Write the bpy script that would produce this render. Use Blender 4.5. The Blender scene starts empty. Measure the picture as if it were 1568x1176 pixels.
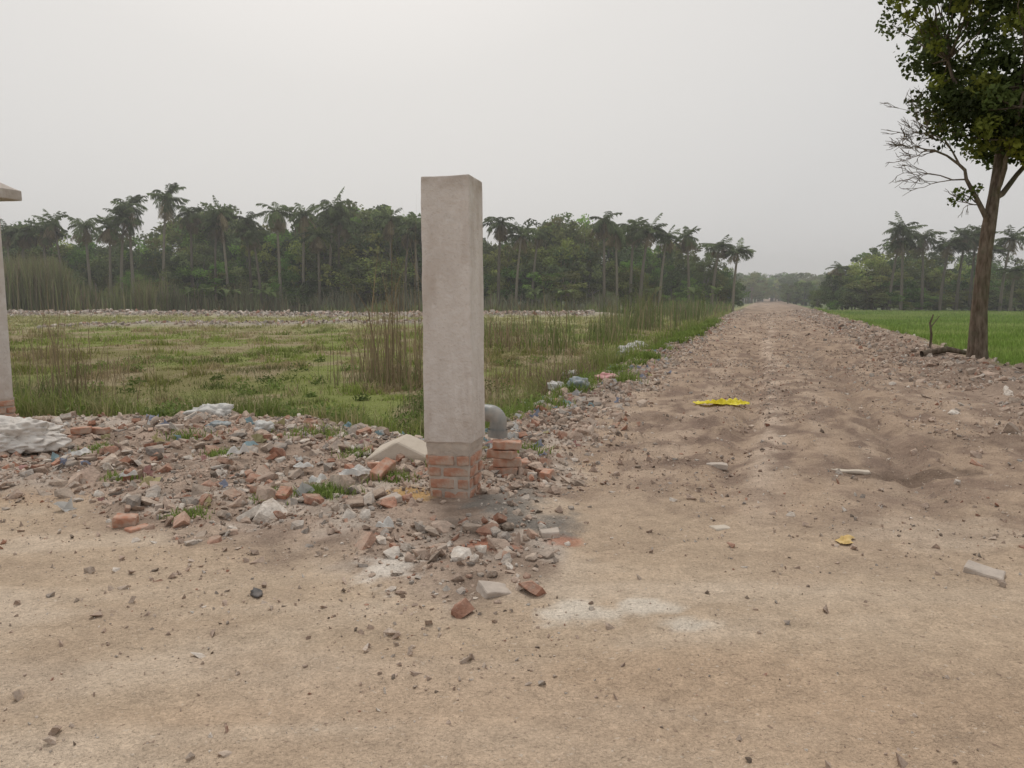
import bpy, bmesh, math, random
import numpy as np
from mathutils import Vector, Matrix, noise as mnoise
R = np.random.default_rng(7); random.seed(7)
scene = bpy.context.scene
COL = scene.collection
DX, DY = .3126, .9499      # road direction
NX, NY = .9499, -.3126     # road right-hand normal

# ------------------------------------------------------------ noise
def vnoise(x, y, seed=0):
    x = np.asarray(x, float); y = np.asarray(y, float)
    xi = np.floor(x).astype(np.int64); yi = np.floor(y).astype(np.int64)
    fx = x-xi; fy = y-yi
    fx = fx*fx*(3-2*fx); fy = fy*fy*(3-2*fy)
    def h(a, b):
        n = (a*374761393 + b*668265263 + seed*974711) & 0xffffffff
        n = ((n ^ (n >> 13))*1274126177) & 0xffffffff
        n = n ^ (n >> 16)
        return n/4294967296.0
    return (h(xi, yi)*(1-fx)+h(xi+1, yi)*fx)*(1-fy)+(h(xi, yi+1)*(1-fx)+h(xi+1, yi+1)*fx)*fy
def fbm(x, y, seed=0, o=4):
    s = 0; a = .5; t = 0
    for i in range(o):
        s = s+a*vnoise(x*2**i, y*2**i, seed+i*17); t += a; a *= .5
    return s/t
def sst(a, b, x):
    t = np.clip((x-a)/(b-a), 0, 1); return t*t*(3-2*t)
def lat_s(x, y): return x*NX+y*NY, x*DX+y*DY
def from_ls(l, s): return s*DX+l*NX, s*DY+l*NY

# ------------------------------------------------------------ terrain definition
def zones(x, y):
    lat, s = lat_s(x, y)
    wig = (fbm(x*.9, y*.9, 3)-.5)*.9
    yb = np.interp(x, [-30, -6.8, -4.45, -2.4, -1.75, -.92, -.3], [12, 10.1, 10.1, 9.8, 9.1, 8.0, 7.6])
    dF = np.minimum(-3.0-lat, y-yb)+wig*.6
    yf = np.interp(x, [-30, -4.2, -2.8, -1.5, -.3, .26, .6], [7, 6.3, 5.3, 4.5, 4.0, 4.4, 6.5])
    lt = np.interp(y, [4, 7, 10, 20, 100], [-1.0, -1.6, -1.85, -2.3, -2.6])
    dR = np.minimum(lt-lat, y-yf)+wig*.9
    dRR = lat-3.1+wig          # right rubble berm
    dG = lat-5.0+wig*.8        # right green field
    return lat, s, dF, dR, dRR, dG
def bank(x, y): return np.exp(-((y-74-3*np.sin(x*.11))/1.9)**2)*sst(-75, -68, x)*(1-sst(8, 14, x))
def bank2(x, y): return np.exp(-((y-52-.25*(x+12))/1.0)**2)*sst(-30, -26, x)*(1-sst(-5, -2, x))
def height(x, y):
    lat, s, dF, dR, dRR, dG = zones(x, y)
    rub = sst(-.2, .6, dR)
    z = (fbm(x*.5, y*.5, 11)-.5)*.05+(fbm(x*3, y*3, 12)-.5)*.026
    z = z+(fbm(x*9, y*9, 44, 3)-.5)*.014
    post = np.exp(-(((x+.46)/.7)**2+((y-6.1)/.6)**2))
    z = z+rub*(.02+(fbm(x*2.2, y*2.2, 13)-.40)*.17)*(1-sst(-.1, .9, dF))*(1-post)
    z = z-.34*sst(-.2, 1.3, dF)
    z = z+sst(0, .6, dRR)*(.08+(fbm(x*1.5, y*1.5, 14)-.4)*.3)*(1-sst(0, 1, dG))
    z = z-.22*sst(0, 1.4, dG)
    on = (1-sst(-.3, .3, dR))*(1-sst(-.3, .3, dRR))*sst(4.5, 9, s)
    w = (vnoise(s*.3, s*0, 5)-.5)*.3
    for c in (-.2, 1.35):
        z = z-on*.085*np.exp(-((lat-c-w)/.15)**2)
        z = z+on*.025*np.exp(-((lat-c-w-.3)/.1)**2)
    z = z+on*.045*np.exp(-((lat-.55-w)/.3)**2)
    z = z+on*sst(1.6, 2.6, lat)*.04
    rg = 1-.7*np.exp(-((lat-.1-w)/.35)**2)
    z = z+on*rg*((fbm(lat*4.5, s*2.4, 46, 3)-.5)*.06+np.clip(fbm(x*7, y*7, 47, 3)-.52, 0, 1)*.18)
    fld = sst(.5, 3, dF)
    z = z+fld*bank(x, y)*.42+fld*bank2(x, y)*.28
    z = z+fld*(fbm(x*.35, y*.35, 15)-.5)*.18
    z = z-.07*np.exp(-(((x-3.5)/.5)**2+((y-6.85)/.25)**2))
    z = z+.06*np.exp(-(((x-.12)/.3)**2+((y-5.85)/.4)**2))
    fgm = (1-sst(3.6, 4.6, y))*(dR < .2)
    z = z-fgm*.010*(np.exp(-((y-2.9-.04*x)/.12)**2)+np.exp(-((y-3.45-.05*x)/.1)**2))
    return z
def gcolor(x, y):
    lat, s, dF, dR, dRR, dG = zones(x, y)
    N = len(x)
    def C(*c): return np.tile(np.array(c), (N, 1))
    def mix(a, b, f): f = np.clip(f, 0, 1)[:, None]; return a*(1-f)+b*f
    n1 = fbm(x*.7, y*1.6, 21); n2 = fbm(x*2.5, y*2.5, 22); n3 = fbm(x*.25, y*.8, 23)
    c = C(.525, .405, .295)
    c = mix(c, C(.59, .475, .365), sst(.48, .68, n1))
    c = mix(c, C(.48, .345, .24), sst(.48, .72, n3)*.65)
    c = mix(c, C(.42, .315, .23), sst(.50, .72, n2)*.4)
    q = fbm(x*.35+y*.1, y*2.2-x*.12, 25)
    c = mix(c, C(.63, .52, .41), sst(.52, .72, q)*(1-sst(3.2, 4.8, y))*.5)
    far = sst(4.2, 8.0, s)*(1-sst(-.5, .2, dR))
    c = mix(c, C(.40, .295, .22), far*.85)
    st = fbm(lat*2.4, s*.12, 24)
    c = mix(c, C(.50, .385, .295), far*sst(.48, .66, st)*.7)
    w = (vnoise(s*.3, s*0, 5)-.5)*.3
    c = mix(c, C(.58, .46, .365), far*np.exp(-((lat-.1-w)/.16)**2)*.85)
    c = mix(c, C(.27, .195, .15), far*sst(.46, .68, n2)*.8)
    c = mix(c, C(.23, .165, .13), far*sst(.54, .68, fbm(lat*5, s*2.6, 48))*.75)
    c = mix(c, C(.27, .20, .155), far*np.exp(-((lat-1.35-w)/.14)**2)*.5)
    rc = mix(C(.44, .335, .265), C(.30, .225, .175), sst(.4, .65, n2))
    rc = mix(rc, C(.56, .48, .41), sst(.52, .68, fbm(x*1.7, y*1.7, 29))*.8)
    c = mix(c, rc, sst(-.35, .35, dR+(n2-.5)*.8))
    rc2 = mix(C(.37, .28, .22), C(.25, .185, .145), sst(.4, .65, n2))
    c = mix(c, rc2, sst(-.6, .5, dRR))
    c = mix(c, rc2, sst(-.2, .6, dR)*sst(9, 14, y)*.8)
    g1 = fbm(x*.22, y*.12, 31); g2 = fbm(x*.8, y*.5, 32)
    gc = mix(C(.21, .19, .085), C(.21, .235, .075), sst(.4, .65, g1))
    gc = mix(gc, C(.31, .255, .16), sst(.47, .64, g2)*.9)
    gc = mix(gc, C(.36, .345, .17), sst(36, 60, y)*sst(.32, .55, g2)*.85)
    c = mix(c, gc, sst(-.1, .45, dF+(n2-.5)*.5))
    c = mix(c, C(.40, .35, .30), sst(.5, 3, dF)*np.clip(bank(x, y)+bank2(x, y), 0, 1))
    rg = mix(C(.16, .25, .05), C(.23, .32, .075), sst(.35, .65, fbm(x*.1, y*.3, 33)))
    rg = mix(rg, C(.28, .29, .12), sst(.6, .8, g2)*.6)
    c = mix(c, rg, sst(-.1, .5, dG))
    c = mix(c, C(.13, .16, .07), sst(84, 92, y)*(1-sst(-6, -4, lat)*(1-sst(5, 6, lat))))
    def spot(cx, cy, rx, ry, ang=0):
        ca, sa = math.cos(ang), math.sin(ang)
        u = ((x-cx)*ca+(y-cy)*sa)/rx; v = (-(x-cx)*sa+(y-cy)*ca)/ry
        d = np.sqrt(u*u+v*v)+(fbm(x*6, y*6, 41)-.5)*2.4
        return 1-sst(.35, .95, d)
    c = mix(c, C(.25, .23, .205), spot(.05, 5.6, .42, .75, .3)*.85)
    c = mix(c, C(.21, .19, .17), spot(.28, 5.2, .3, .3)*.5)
    c = mix(c, C(.46, .19, .12), spot(-.22, 4.75, .3, .14)*.8)
    c = mix(c, C(.46, .19, .12), spot(.35, 4.85, .3, .1)*.6)
    c = mix(c, C(.56, .36, .15), spot(-.85, 6.0, .28, .3)*.8)
    c = mix(c, C(.74, .66, .56), spot(.5, 3.78, .36, .2)*.85)
    c = mix(c, C(.74, .66, .56), spot(.85, 3.62, .3, .08, -.1)*.75)
    c = mix(c, C(.75, .68, .60), spot(-.72, 4.4, .2, .36, -.3)*.85)
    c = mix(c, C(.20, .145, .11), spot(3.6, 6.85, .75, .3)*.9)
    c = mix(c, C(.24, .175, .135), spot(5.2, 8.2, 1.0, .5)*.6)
    return c

# ------------------------------------------------------------ mesh helpers
def mk_mesh(name, V, F, col=None, smooth=False, mat=None):
    V = np.asarray(V, np.float32); F = np.asarray(F, np.int32); k = F.shape[1]
    me = bpy.data.meshes.new(name)
    me.vertices.add(len(V)); me.vertices.foreach_set('co', V.ravel())
    me.loops.add(F.size); me.loops.foreach_set('vertex_index', F.ravel())
    me.polygons.add(len(F)); me.polygons.foreach_set('loop_start', np.arange(0, F.size, k, dtype=np.int32))
    try: me.polygons.foreach_set('loop_total', np.full(len(F), k, np.int32))
    except Exception: pass
    me.polygons.foreach_set('use_smooth', np.full(len(F), smooth, bool))
    me.update(calc_edges=True)
    if col is not None:
        a = me.color_attributes.new('Col', 'FLOAT_COLOR', 'POINT')
        c = np.ones((len(V), 4), np.float32); c[:, :3] = col
        a.data.foreach_set('color', c.ravel())
    if mat: me.materials.append(mat)
    return me
def mk_obj(name, me, parent=None, loc=(0, 0, 0)):
    o = bpy.data.objects.new(name, me); COL.objects.link(o); o.location = loc
    if parent: o.parent = parent
    return o
def empty(name, loc=(0, 0, 0)):
    o = bpy.data.objects.new(name, None); COL.objects.link(o); o.location = loc; o.empty_display_size = .2
    return o
def rotmats(N, full=True, tilt=.3):
    if full:
        q = R.normal(size=(N, 4)); q /= np.linalg.norm(q, axis=1)[:, None]
    else:
        yaw = R.uniform(0, 2*np.pi, N); q = np.stack([np.cos(yaw/2), R.normal(size=N)*tilt*.5, R.normal(size=N)*tilt*.5, np.sin(yaw/2)], 1)
        q /= np.linalg.norm(q, axis=1)[:, None]
    w, x, y, z = q.T
    return np.stack([np.stack([1-2*(y*y+z*z), 2*(x*y-z*w), 2*(x*z+y*w)], 1),
                     np.stack([2*(x*y+z*w), 1-2*(x*x+z*z), 2*(y*z-x*w)], 1),
                     np.stack([2*(x*z-y*w), 2*(y*z+x*w), 1-2*(x*x+y*y)], 1)], 1)
def merge(templates, pos, rot, scl, col, jitter=.0):
    Vs, Fs, Cs = [], [], []; off = 0
    idx = R.integers(0, len(templates), len(pos))
    for k, (tv, tf) in enumerate(templates):
        m = idx == k
        if not m.any(): continue
        n = m.sum()
        v = tv[None]*scl[m][:, None, :]
        v = np.einsum('nij,nvj->nvi', rot[m], v)+pos[m][:, None, :]
        Vs.append(v.reshape(-1, 3))
        Fs.append((tf[None]+(np.arange(n)*len(tv))[:, None, None]+off).reshape(-1, tf.shape[1]))
        c = np.repeat(col[m], len(tv), 0)
        Cs.append(c); off += n*len(tv)
    return np.concatenate(Vs), np.concatenate(Fs), np.concatenate(Cs)
def hull_from(pts):
    bm = bmesh.new()
    for p in pts: bm.verts.new(p)
    bmesh.ops.convex_hull(bm, input=bm.verts)
    lo = [v for v in bm.verts if not v.link_faces]
    bmesh.ops.delete(bm, geom=lo, context='VERTS')
    bmesh.ops.triangulate(bm, faces=bm.faces)
    bm.verts.ensure_lookup_table(); bm.verts.index_update()
    V = np.array([v.co[:] for v in bm.verts]); F = np.array([[v.index for v in f.verts] for f in bm.faces])
    bm.free(); return V, F
def hull_template(n, flat=.7):
    P = []
    for i in range(n):
        v = Vector((random.uniform(-1, 1), random.uniform(-1, 1), random.uniform(-1, 1)))
        m = max(abs(v.x), abs(v.y), abs(v.z)); v = v*(random.uniform(.75, 1)/max(m, .01))*.5
        v.z *= flat; P.append(v)
    return hull_from(P)
def brickbit():
    P = []; cut = random.uniform(-.15, .5)
    for sx in (-1, 1):
        for sy in (-1, 1):
            for sz in (-1, 1):
                for k in range(3):
                    x = .5*sx if sx < 0 else cut+random.uniform(-.14, .14)
                    p = [x, .26*sy, .17*sz]; p[k] *= .88
                    P.append([p[0]+random.uniform(-.03, .03), p[1]+random.uniform(-.03, .03), p[2]+random.uniform(-.02, .02)])
    return hull_from(P)
ROCKS = [hull_template(random.randint(12, 22), random.uniform(.4, .8)) for _ in range(16)]
BITS = [hull_template(random.randint(7, 10), random.uniform(.5, .9)) for _ in range(10)]
BRK = [brickbit() for _ in range(12)]
PAL = np.array([[.42, .225, .16], [.51, .39, .315], [.44, .33, .265], [.47, .425, .38], [.36, .325, .295], [.75, .69, .62], [.20, .16, .13], [.56, .46, .38]])
def pal(N, w):
    w = np.array(w, float); w /= w.sum()
    c = PAL[R.choice(len(PAL), N, p=w)]*R.uniform(.8, 1.18, (N, 1))
    return c
def tube(pts, rad, seg=8):
    P = [Vector(p) for p in pts]; V = []; F = []
    for i, p in enumerate(P):
        d = (P[min(i+1, len(P)-1)]-P[max(i-1, 0)]).normalized()
        a = d.cross(Vector((0, 1, .13))).normalized(); b = d.cross(a).normalized()
        for j in range(seg):
            t = 2*math.pi*j/seg
            V.append((p+(a*math.cos(t)+b*math.sin(t))*rad[i])[:])
    for i in range(len(P)-1):
        for j in range(seg):
            k = (j+1) % seg
            F.append((i*seg+j, i*seg+k, (i+1)*seg+k, (i+1)*seg+j))
    return V, F
class Acc:
    def __init__(s): s.V = []; s.F = []; s.C = []; s.n = 0
    def add(s, V, F, c):
        V = np.asarray(V, float); F = np.asarray(F, int)
        s.V.append(V); s.F.append(F+s.n); s.n += len(V)
        c = np.asarray(c, float); s.C.append(np.tile(c, (len(V), 1)) if c.ndim == 1 else c)
    def mesh(s, name, mat, smooth=False):
        return mk_mesh(name, np.concatenate(s.V), np.concatenate(s.F), np.concatenate(s.C), smooth, mat)

# ------------------------------------------------------------ materials
def new_mat(name):
    m = bpy.data.materials.new(name); m.use_nodes = True
    nt = m.node_tree; nt.nodes.clear()
    return m, nt, nt.nodes, nt.links
def N_(nt, t, **kw):
    n = nt.nodes.new(t)
    for k, v in kw.items(): setattr(n, k, v)
    return n
def noise_fac(nt, scale, detail=5, lo=.35, hi=.65, a=0., b=1., vec=None, rough=.6):
    n = N_(nt, 'ShaderNodeTexNoise'); n.inputs['Scale'].default_value = scale; n.inputs['Detail'].default_value = detail
    n.inputs['Roughness'].default_value = rough
    if vec is not None: nt.links.new(vec, n.inputs['Vector'])
    r = N_(nt, 'ShaderNodeMapRange'); r.inputs[1].default_value = lo; r.inputs[2].default_value = hi
    r.inputs[3].default_value = a; r.inputs[4].default_value = b
    nt.links.new(n.outputs['Fac'], r.inputs[0]); return r.outputs[0]
def mixc(nt, fac, A, B, mode='MIX'):
    m = N_(nt, 'ShaderNodeMix', data_type='RGBA', blend_type=mode)
    for s, v in ((m.inputs[0], fac), (m.inputs[6], A), (m.inputs[7], B)):
        if hasattr(v, 'is_output'): nt.links.new(v, s)
        else: s.default_value = v if not isinstance(v, tuple) else (*v, 1)[:4]
    return m.outputs[2]
def gray(nt, f):
    c = N_(nt, 'ShaderNodeCombineColor')
    for i in range(3): nt.links.new(f, c.inputs[i])
    return c.outputs[0]
def finish(m, nt, color, rough=.95, bumps=(), spec=.2, vec=None, transl=0, metallic=0):
    p = N_(nt, 'ShaderNodeBsdfPrincipled'); p.inputs['Roughness'].default_value = rough
    p.inputs['Specular IOR Level'].default_value = spec
    if hasattr(color, 'is_output'): nt.links.new(color, p.inputs['Base Color'])
    else: p.inputs['Base Color'].default_value = (*color, 1)
    prev = None
    for (scale, dist, det) in bumps:
        n = N_(nt, 'ShaderNodeTexNoise'); n.inputs['Scale'].default_value = scale; n.inputs['Detail'].default_value = det
        n.inputs['Roughness'].default_value = .65
        if vec is not None: nt.links.new(vec, n.inputs['Vector'])
        b = N_(nt, 'ShaderNodeBump'); b.inputs['Distance'].default_value = dist; b.inputs['Strength'].default_value = 1
        nt.links.new(n.outputs['Fac'], b.inputs['Height'])
        if prev: nt.links.new(prev, b.inputs['Normal'])
        prev = b.outputs[0]
    if prev: nt.links.new(prev, p.inputs['Normal'])
    out = N_(nt, 'ShaderNodeOutputMaterial')
    if transl:
        t = N_(nt, 'ShaderNodeBsdfTranslucent')
        if hasattr(color, 'is_output'): nt.links.new(color, t.inputs[0])
        else: t.inputs[0].default_value = (*color, 1)
        mx = N_(nt, 'ShaderNodeMixShader'); mx.inputs[0].default_value = transl
        nt.links.new(p.outputs[0], mx.inputs[1]); nt.links.new(t.outputs[0], mx.inputs[2])
        nt.links.new(mx.outputs[0], out.inputs[0])
    else: nt.links.new(p.outputs[0], out.inputs[0])
    return m
def vcol(nt): return N_(nt, 'ShaderNodeVertexColor', layer_name='Col').outputs[0]
def objvec(nt): return N_(nt, 'ShaderNodeTexCoord').outputs['Object']

def ground_mat(name):
    m, nt, _, _ = new_mat(name); v = objvec(nt)
    c = vcol(nt)
    c = mixc(nt, 1., c, gray(nt, noise_fac(nt, 1.3, 6, .3, .7, .92, 1.08, v)), 'MULTIPLY')
    c = mixc(nt, 1., c, gray(nt, noise_fac(nt, 9, 6, .3, .7, .86, 1.13, v)), 'MULTIPLY')
    c = mixc(nt, 1., c, gray(nt, noise_fac(nt, 60, 4, .3, .7, .74, 1.22, v, .75)), 'MULTIPLY')
    c = mixc(nt, noise_fac(nt, 38, 3, .65, .71, 0, .55, v), c, (.68, .60, .51))
    c = mixc(nt, noise_fac(nt, 27, 3, .65, .71, 0, .7, v), c, (.22, .155, .12))
    c = mixc(nt, noise_fac(nt, 14, 3, .69, .73, 0, .5, v), c, (.28, .20, .155))
    return finish(m, nt, c, .97, [(4, .04, 6), (22, .025, 5), (80, .010, 3)], .1, v)
def stone_mat(name):
    m, nt, _, _ = new_mat(name); v = objvec(nt)
    c = mixc(nt, 1., vcol(nt), gray(nt, noise_fac(nt, 25, 5, .3, .7, .68, 1.2, v)), 'MULTIPLY')
    c = mixc(nt, noise_fac(nt, 13, 5, .5, .62, 0, .5, v), c, (.46, .37, .30))
    g = N_(nt, 'ShaderNodeNewGeometry'); sp = N_(nt, 'ShaderNodeSeparateXYZ'); nt.links.new(g.outputs['Normal'], sp.inputs[0])
    mr = N_(nt, 'ShaderNodeMapRange'); mr.inputs[1].default_value = .2; mr.inputs[2].default_value = .95; mr.inputs[4].default_value = 1
    nt.links.new(sp.outputs[2], mr.inputs[0])
    mm = N_(nt, 'ShaderNodeMath', operation='MULTIPLY'); nt.links.new(mr.outputs[0], mm.inputs[0]); nt.links.new(noise_fac(nt, 7, 4, .35, .62, .0, .6, v), mm.inputs[1])
    c = mixc(nt, mm.outputs[0], c, (.49, .39, .31))
    return finish(m, nt, c, .95, [(18, .02, 4), (60, .01, 4)], .12, v)
def leaf_mat(name, tr=.3, var=.2):
    m, nt, _, _ = new_mat(name)
    c = vcol(nt)
    oi = N_(nt, 'ShaderNodeObjectInfo')
    r = N_(nt, 'ShaderNodeMapRange'); r.inputs[3].default_value = 1-var; r.inputs[4].default_value = 1+var
    nt.links.new(oi.outputs['Random'], r.inputs[0])
    c = mixc(nt, 1., c, gray(nt, r.outputs[0]), 'MULTIPLY')
    c = mixc(nt, 1., c, oi.outputs['Color'], 'MULTIPLY')
    return finish(m, nt, c, .7, (), .2, None, tr)
M_ground = ground_mat('dusty_earth'); M_stone = stone_mat('rubble_stone')
M_leaf = leaf_mat('leaf', .38, .25); M_grass = leaf_mat('grass_blade', .38, 0)
m, nt, _, _ = new_mat('bark'); v = objvec(nt)
mp = N_(nt, 'ShaderNodeMapping'); mp.inputs['Scale'].default_value = (1, 1, .25); nt.links.new(v, mp.inputs[0])
c = mixc(nt, noise_fac(nt, 14, 6, .35, .65, 0, 1, mp.outputs[0]), (.10, .075, .055), (.24, .19, .15))
c = mixc(nt, noise_fac(nt, 3, 3, .5, .7, 0, .6, v), c, (.12, .12, .08))
M_bark = finish(m, nt, c, .95, [(18, .05, 6)], .1, mp.outputs[0])
m, nt, _, _ = new_mat('plaster'); v = objvec(nt)
mp = N_(nt, 'ShaderNodeMapping'); mp.inputs['Scale'].default_value = (1, 1, .22); nt.links.new(v, mp.inputs[0])
c = mixc(nt, noise_fac(nt, 3.2, 5, .35, .68, 0, 1, mp.outputs[0]), (.58, .525, .485), (.70, .65, .61))
c = mixc(nt, noise_fac(nt, 9, 6, .5, .75, 0, .5, v), c, (.75, .71, .68))
c = mixc(nt, noise_fac(nt, 5, 6, .52, .70, 0, .7, mp.outputs[0]), c, (.45, .38, .33))
c = mixc(nt, noise_fac(nt, 2.2, 6, .60, .66, 0, .45, v), c, (.48, .425, .38))
c = mixc(nt, noise_fac(nt, 40, 4, .62, .7, 0, .4, v), c, (.35, .31, .28))
sx = N_(nt, 'ShaderNodeSeparateXYZ'); nt.links.new(v, sx.inputs[0])
mr = N_(nt, 'ShaderNodeMapRange'); mr.inputs[1].default_value = 2.36; mr.inputs[2].default_value = 2.46; mr.inputs[4].default_value = .7
nt.links.new(sx.outputs[2], mr.inputs[0])
mm = N_(nt, 'ShaderNodeMath', operation='MULTIPLY'); nt.links.new(mr.outputs[0], mm.inputs[0]); nt.links.new(noise_fac(nt, 6, 5, .3, .6, .2, 1, v), mm.inputs[1])
c = mixc(nt, mm.outputs[0], c, (.40, .34, .29))
mr = N_(nt, 'ShaderNodeMapRange'); mr.inputs[1].default_value = .85; mr.inputs[2].default_value = .42; mr.inputs[4].default_value = .5
nt.links.new(sx.outputs[2], mr.inputs[0])
mm = N_(nt, 'ShaderNodeMath', operation='MULTIPLY'); nt.links.new(mr.outputs[0], mm.inputs[0]); nt.links.new(noise_fac(nt, 8, 5, .3, .6, .1, 1, v), mm.inputs[1])
c = mixc(nt, mm.outputs[0], c, (.47, .38, .31))
M_plaster = finish(m, nt, c, .9, [(5, .035, 5), (45, .005, 4)], .2, v)
def simple(name, c1, c2, scale, rough=.9, bump=(60, .006, 4), tr=0, spec=.2, dirt=None):
    m, nt, _, _ = new_mat(name); v = objvec(nt)
    c = mixc(nt, noise_fac(nt, scale, 5, .35, .65, 0, 1, v), c1, c2)
    if dirt: c = mixc(nt, noise_fac(nt, scale*.6+3, 6, .42, .62, 0, dirt, v), c, (.48, .40, .33))
    return finish(m, nt, c, rough, [bump] if bump else (), spec, v, tr)
M_brick = simple('brick', (.43, .21, .14), (.56, .33, .235), 14, dirt=.75)
M_mortar = simple('mortar', (.44, .38, .33), (.56, .48, .41), 10)
M_conc = simple('broken_concrete', (.52, .45, .37), (.65, .58, .49), 7, dirt=.5)
M_white = simple('white_plastic', (.60, .60, .58), (.80, .79, .76), 9, .5, (20, .01, 3), .25, .4, .3)
M_sack = simple('woven_sack', (.64, .60, .56), (.78, .74, .69), 4, .7, (14, .02, 5), .1, .2, .3)
M_yellow = simple('yellow_wrapper', (.80, .66, .02), (.88, .76, .05), 8, .4, (15, .01, 3), .15, .4)
M_blue = simple('blue_plastic', (.27, .33, .36), (.45, .50, .52), 9, .45, (20, .01, 3), .25, .4, .4)
M_grey = simple('grey_plastic', (.22, .23, .225), (.33, .335, .32), 6, .4, (20, .004, 3), 0, .4, .35)
M_pink = simple('pink_plastic', (.62, .26, .26), (.70, .42, .40), 9, .5, (20, .01, 3), .2, .4, .3)
M_black = simple('black_plastic', (.07, .07, .07), (.16, .14, .13), 9, .6, None)

# ------------------------------------------------------------ ground sheet
dt = .0145
tx = np.arange(-420, 421)*dt; xs = 3.0*np.sinh(tx)
ty = np.arange(-182, 428)*dt; ys = 5.0+3.0*np.sinh(ty)
GX, GY = np.meshgrid(xs, ys); gx = GX.ravel(); gy = GY.ravel()
gz = height(gx, gy)
gc = gcolor(gx, gy)
nx, ny = len(xs), len(ys)
ii = (np.arange(ny-1)[:, None]*nx+np.arange(nx-1)[None]).ravel()
F = np.stack([ii, ii+1, ii+nx+1, ii+nx], 1)
V = np.stack([gx, gy, gz], 1)
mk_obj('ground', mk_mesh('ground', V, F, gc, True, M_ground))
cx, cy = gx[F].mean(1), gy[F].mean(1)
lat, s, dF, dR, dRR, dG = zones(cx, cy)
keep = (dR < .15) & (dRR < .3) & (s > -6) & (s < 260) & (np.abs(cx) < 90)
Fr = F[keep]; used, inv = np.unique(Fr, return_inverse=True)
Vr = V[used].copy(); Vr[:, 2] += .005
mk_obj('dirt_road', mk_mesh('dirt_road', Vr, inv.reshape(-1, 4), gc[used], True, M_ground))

# ------------------------------------------------------------ rubble and stones
def stones(name, x, y, size, cols, tmpl=ROCKS, sink=.15, full=True):
    N = len(x); z = height(x, y)+.005
    sc = size[:, None]*R.uniform(.65, 1.25, (N, 3))
    pos = np.stack([x, y, z+size*(.25-sink)], 1)
    V, F, C = merge(tmpl, pos, rotmats(N, full, .5), sc, cols)
    return mk_obj(name, mk_mesh(name, V, F, C, False, M_stone))
def psize(N, a, b, p=2.2):
    u = R.uniform(0, 1, N); return (a**(1-p)+u*(b**(1-p)-a**(1-p)))**(1/(1-p))
x = R.uniform(-11, 1.6, 42000); y = R.uniform(3.6, 11.5, 42000)
lat, s, dF, dR, dRR, dG = zones(x, y)
pr = sst(-.5, .9, dR)*(1-sst(-.2, .5, dF))*(.14+.9*sst(.36, .60, fbm(x*1.3, y*1.3, 51)))
pr = pr*(1-.93*np.exp(-(((x+.46)/.45)**2+((y-5.85)/.5)**2)**2))
k = R.uniform(0, 1, len(x)) < pr; x, y = x[k], y[k]
stones('rubble_heap', x, y, psize(len(x), .016, .16, 2.35), pal(len(x), [1.9, 4, 3.2, 2.0, 1.2, 2.2, 1.1, 3]), ROCKS, .19, False)
x = R.uniform(-7, 1.4, 900); y = R.uniform(4.4, 10.2, 900)
lat, s, dF, dR, dRR, dG = zones(x, y)
k = (dR > .15) & (dF < .2) & (np.hypot(x+.46, y-6.0) > .5) & (R.uniform(0, 1, 900) < .24); x, y = x[k], y[k]
bc = np.array([[.44, .22, .15], [.50, .32, .24], [.54, .45, .38], [.64, .59, .53]])[R.choice(4, len(x), p=[.36, .22, .22, .20])]*R.uniform(.8, 1.15, (len(x), 1))
stones('broken_bricks', x, y, R.uniform(.08, .18, len(x)), bc, BRK, .16, False)
s_ = 6+R.uniform(0, 1, 13000)**1.6*80; l_ = R.normal(-2.55, .6, 13000)
x, y = from_ls(l_, s_); k = (zones(x, y)[3] > -.3) & (y > 6) & (R.uniform(0, 1, 13000) < .2+.9*sst(.40, .62, fbm(x*.9, y*.9, 54))); x, y, s1 = x[k], y[k], s_[k]
sz = psize(len(x), .03, .17, 2.7)*(1+s1/100)
stones('road_edge_rubble', x, y, sz, pal(len(x), [1.1, 4, 3.5, 2, 1.5, 1, 1.4, 2.5]), ROCKS, .22)
s_ = 8+R.uniform(0, 1, 10000)**1.5*85; l_ = 3.9+R.normal(0, .75, 10000)
x, y = from_ls(l_, s_); k = (R.uniform(0, 1, 10000) < .25+.9*sst(.40, .62, fbm(x*.9, y*.9, 55))); x, y, s_ = x[k], y[k], s_[k]
sz = psize(len(x), .035, .20, 2.5)*(1+s_/120)
stones('roadside_rubble_berm', x, y, sz, pal(len(x), [1.1, 4, 3.5, 1.6, 1.5, .6, 1.3, 2.5]), ROCKS, .22)
x = R.uniform(-68, 8, 4200); y = 73.5+3*np.sin(x*.11)+R.normal(0, .9, 4200)
xb = R.uniform(-29, -4, 900); yb_ = 52+.25*(xb+12)+R.normal(0, .55, 900)
x2 = np.concatenate([x, xb]); y2 = np.concatenate([y, yb_])
stones('field_rubble_bank', x2, y2, np.concatenate([psize(4200, .12, .5, 2), psize(900, .08, .35, 2)]), pal(len(x2), [1, 2, 1.5, 3, 2, 3, 1.5, 2]))
x = R.uniform(-8, 11, 150000); y = 1.2+R.uniform(0, 1, 150000)**1.1*21
lat, s, dF, dR, dRR, dG = zones(x, y)
pr = .12+.8*sst(4.0, 8.5, s)*sst(-2.5, 0, lat+1)+.5*sst(-1.6, .0, dR)
pr = pr*(.14+1.1*sst(.40, .64, fbm(x*.9, y*.9, 52)))*(dF < 0)
k = R.uniform(0, 1, len(x)) < pr; x, y = x[k], y[k]
stones('pebbles', x, y, psize(len(x), .009, .08, 2.7), pal(len(x), [.8, 3.0, 3.2, 1, .9, 1.1, 1.7, 2.8]), BITS, .16)
l_ = R.uniform(-2.4, 3.6, 12000); s_ = 18+R.uniform(0, 1, 12000)**1.5*60; x, y = from_ls(l_, s_)
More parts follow.
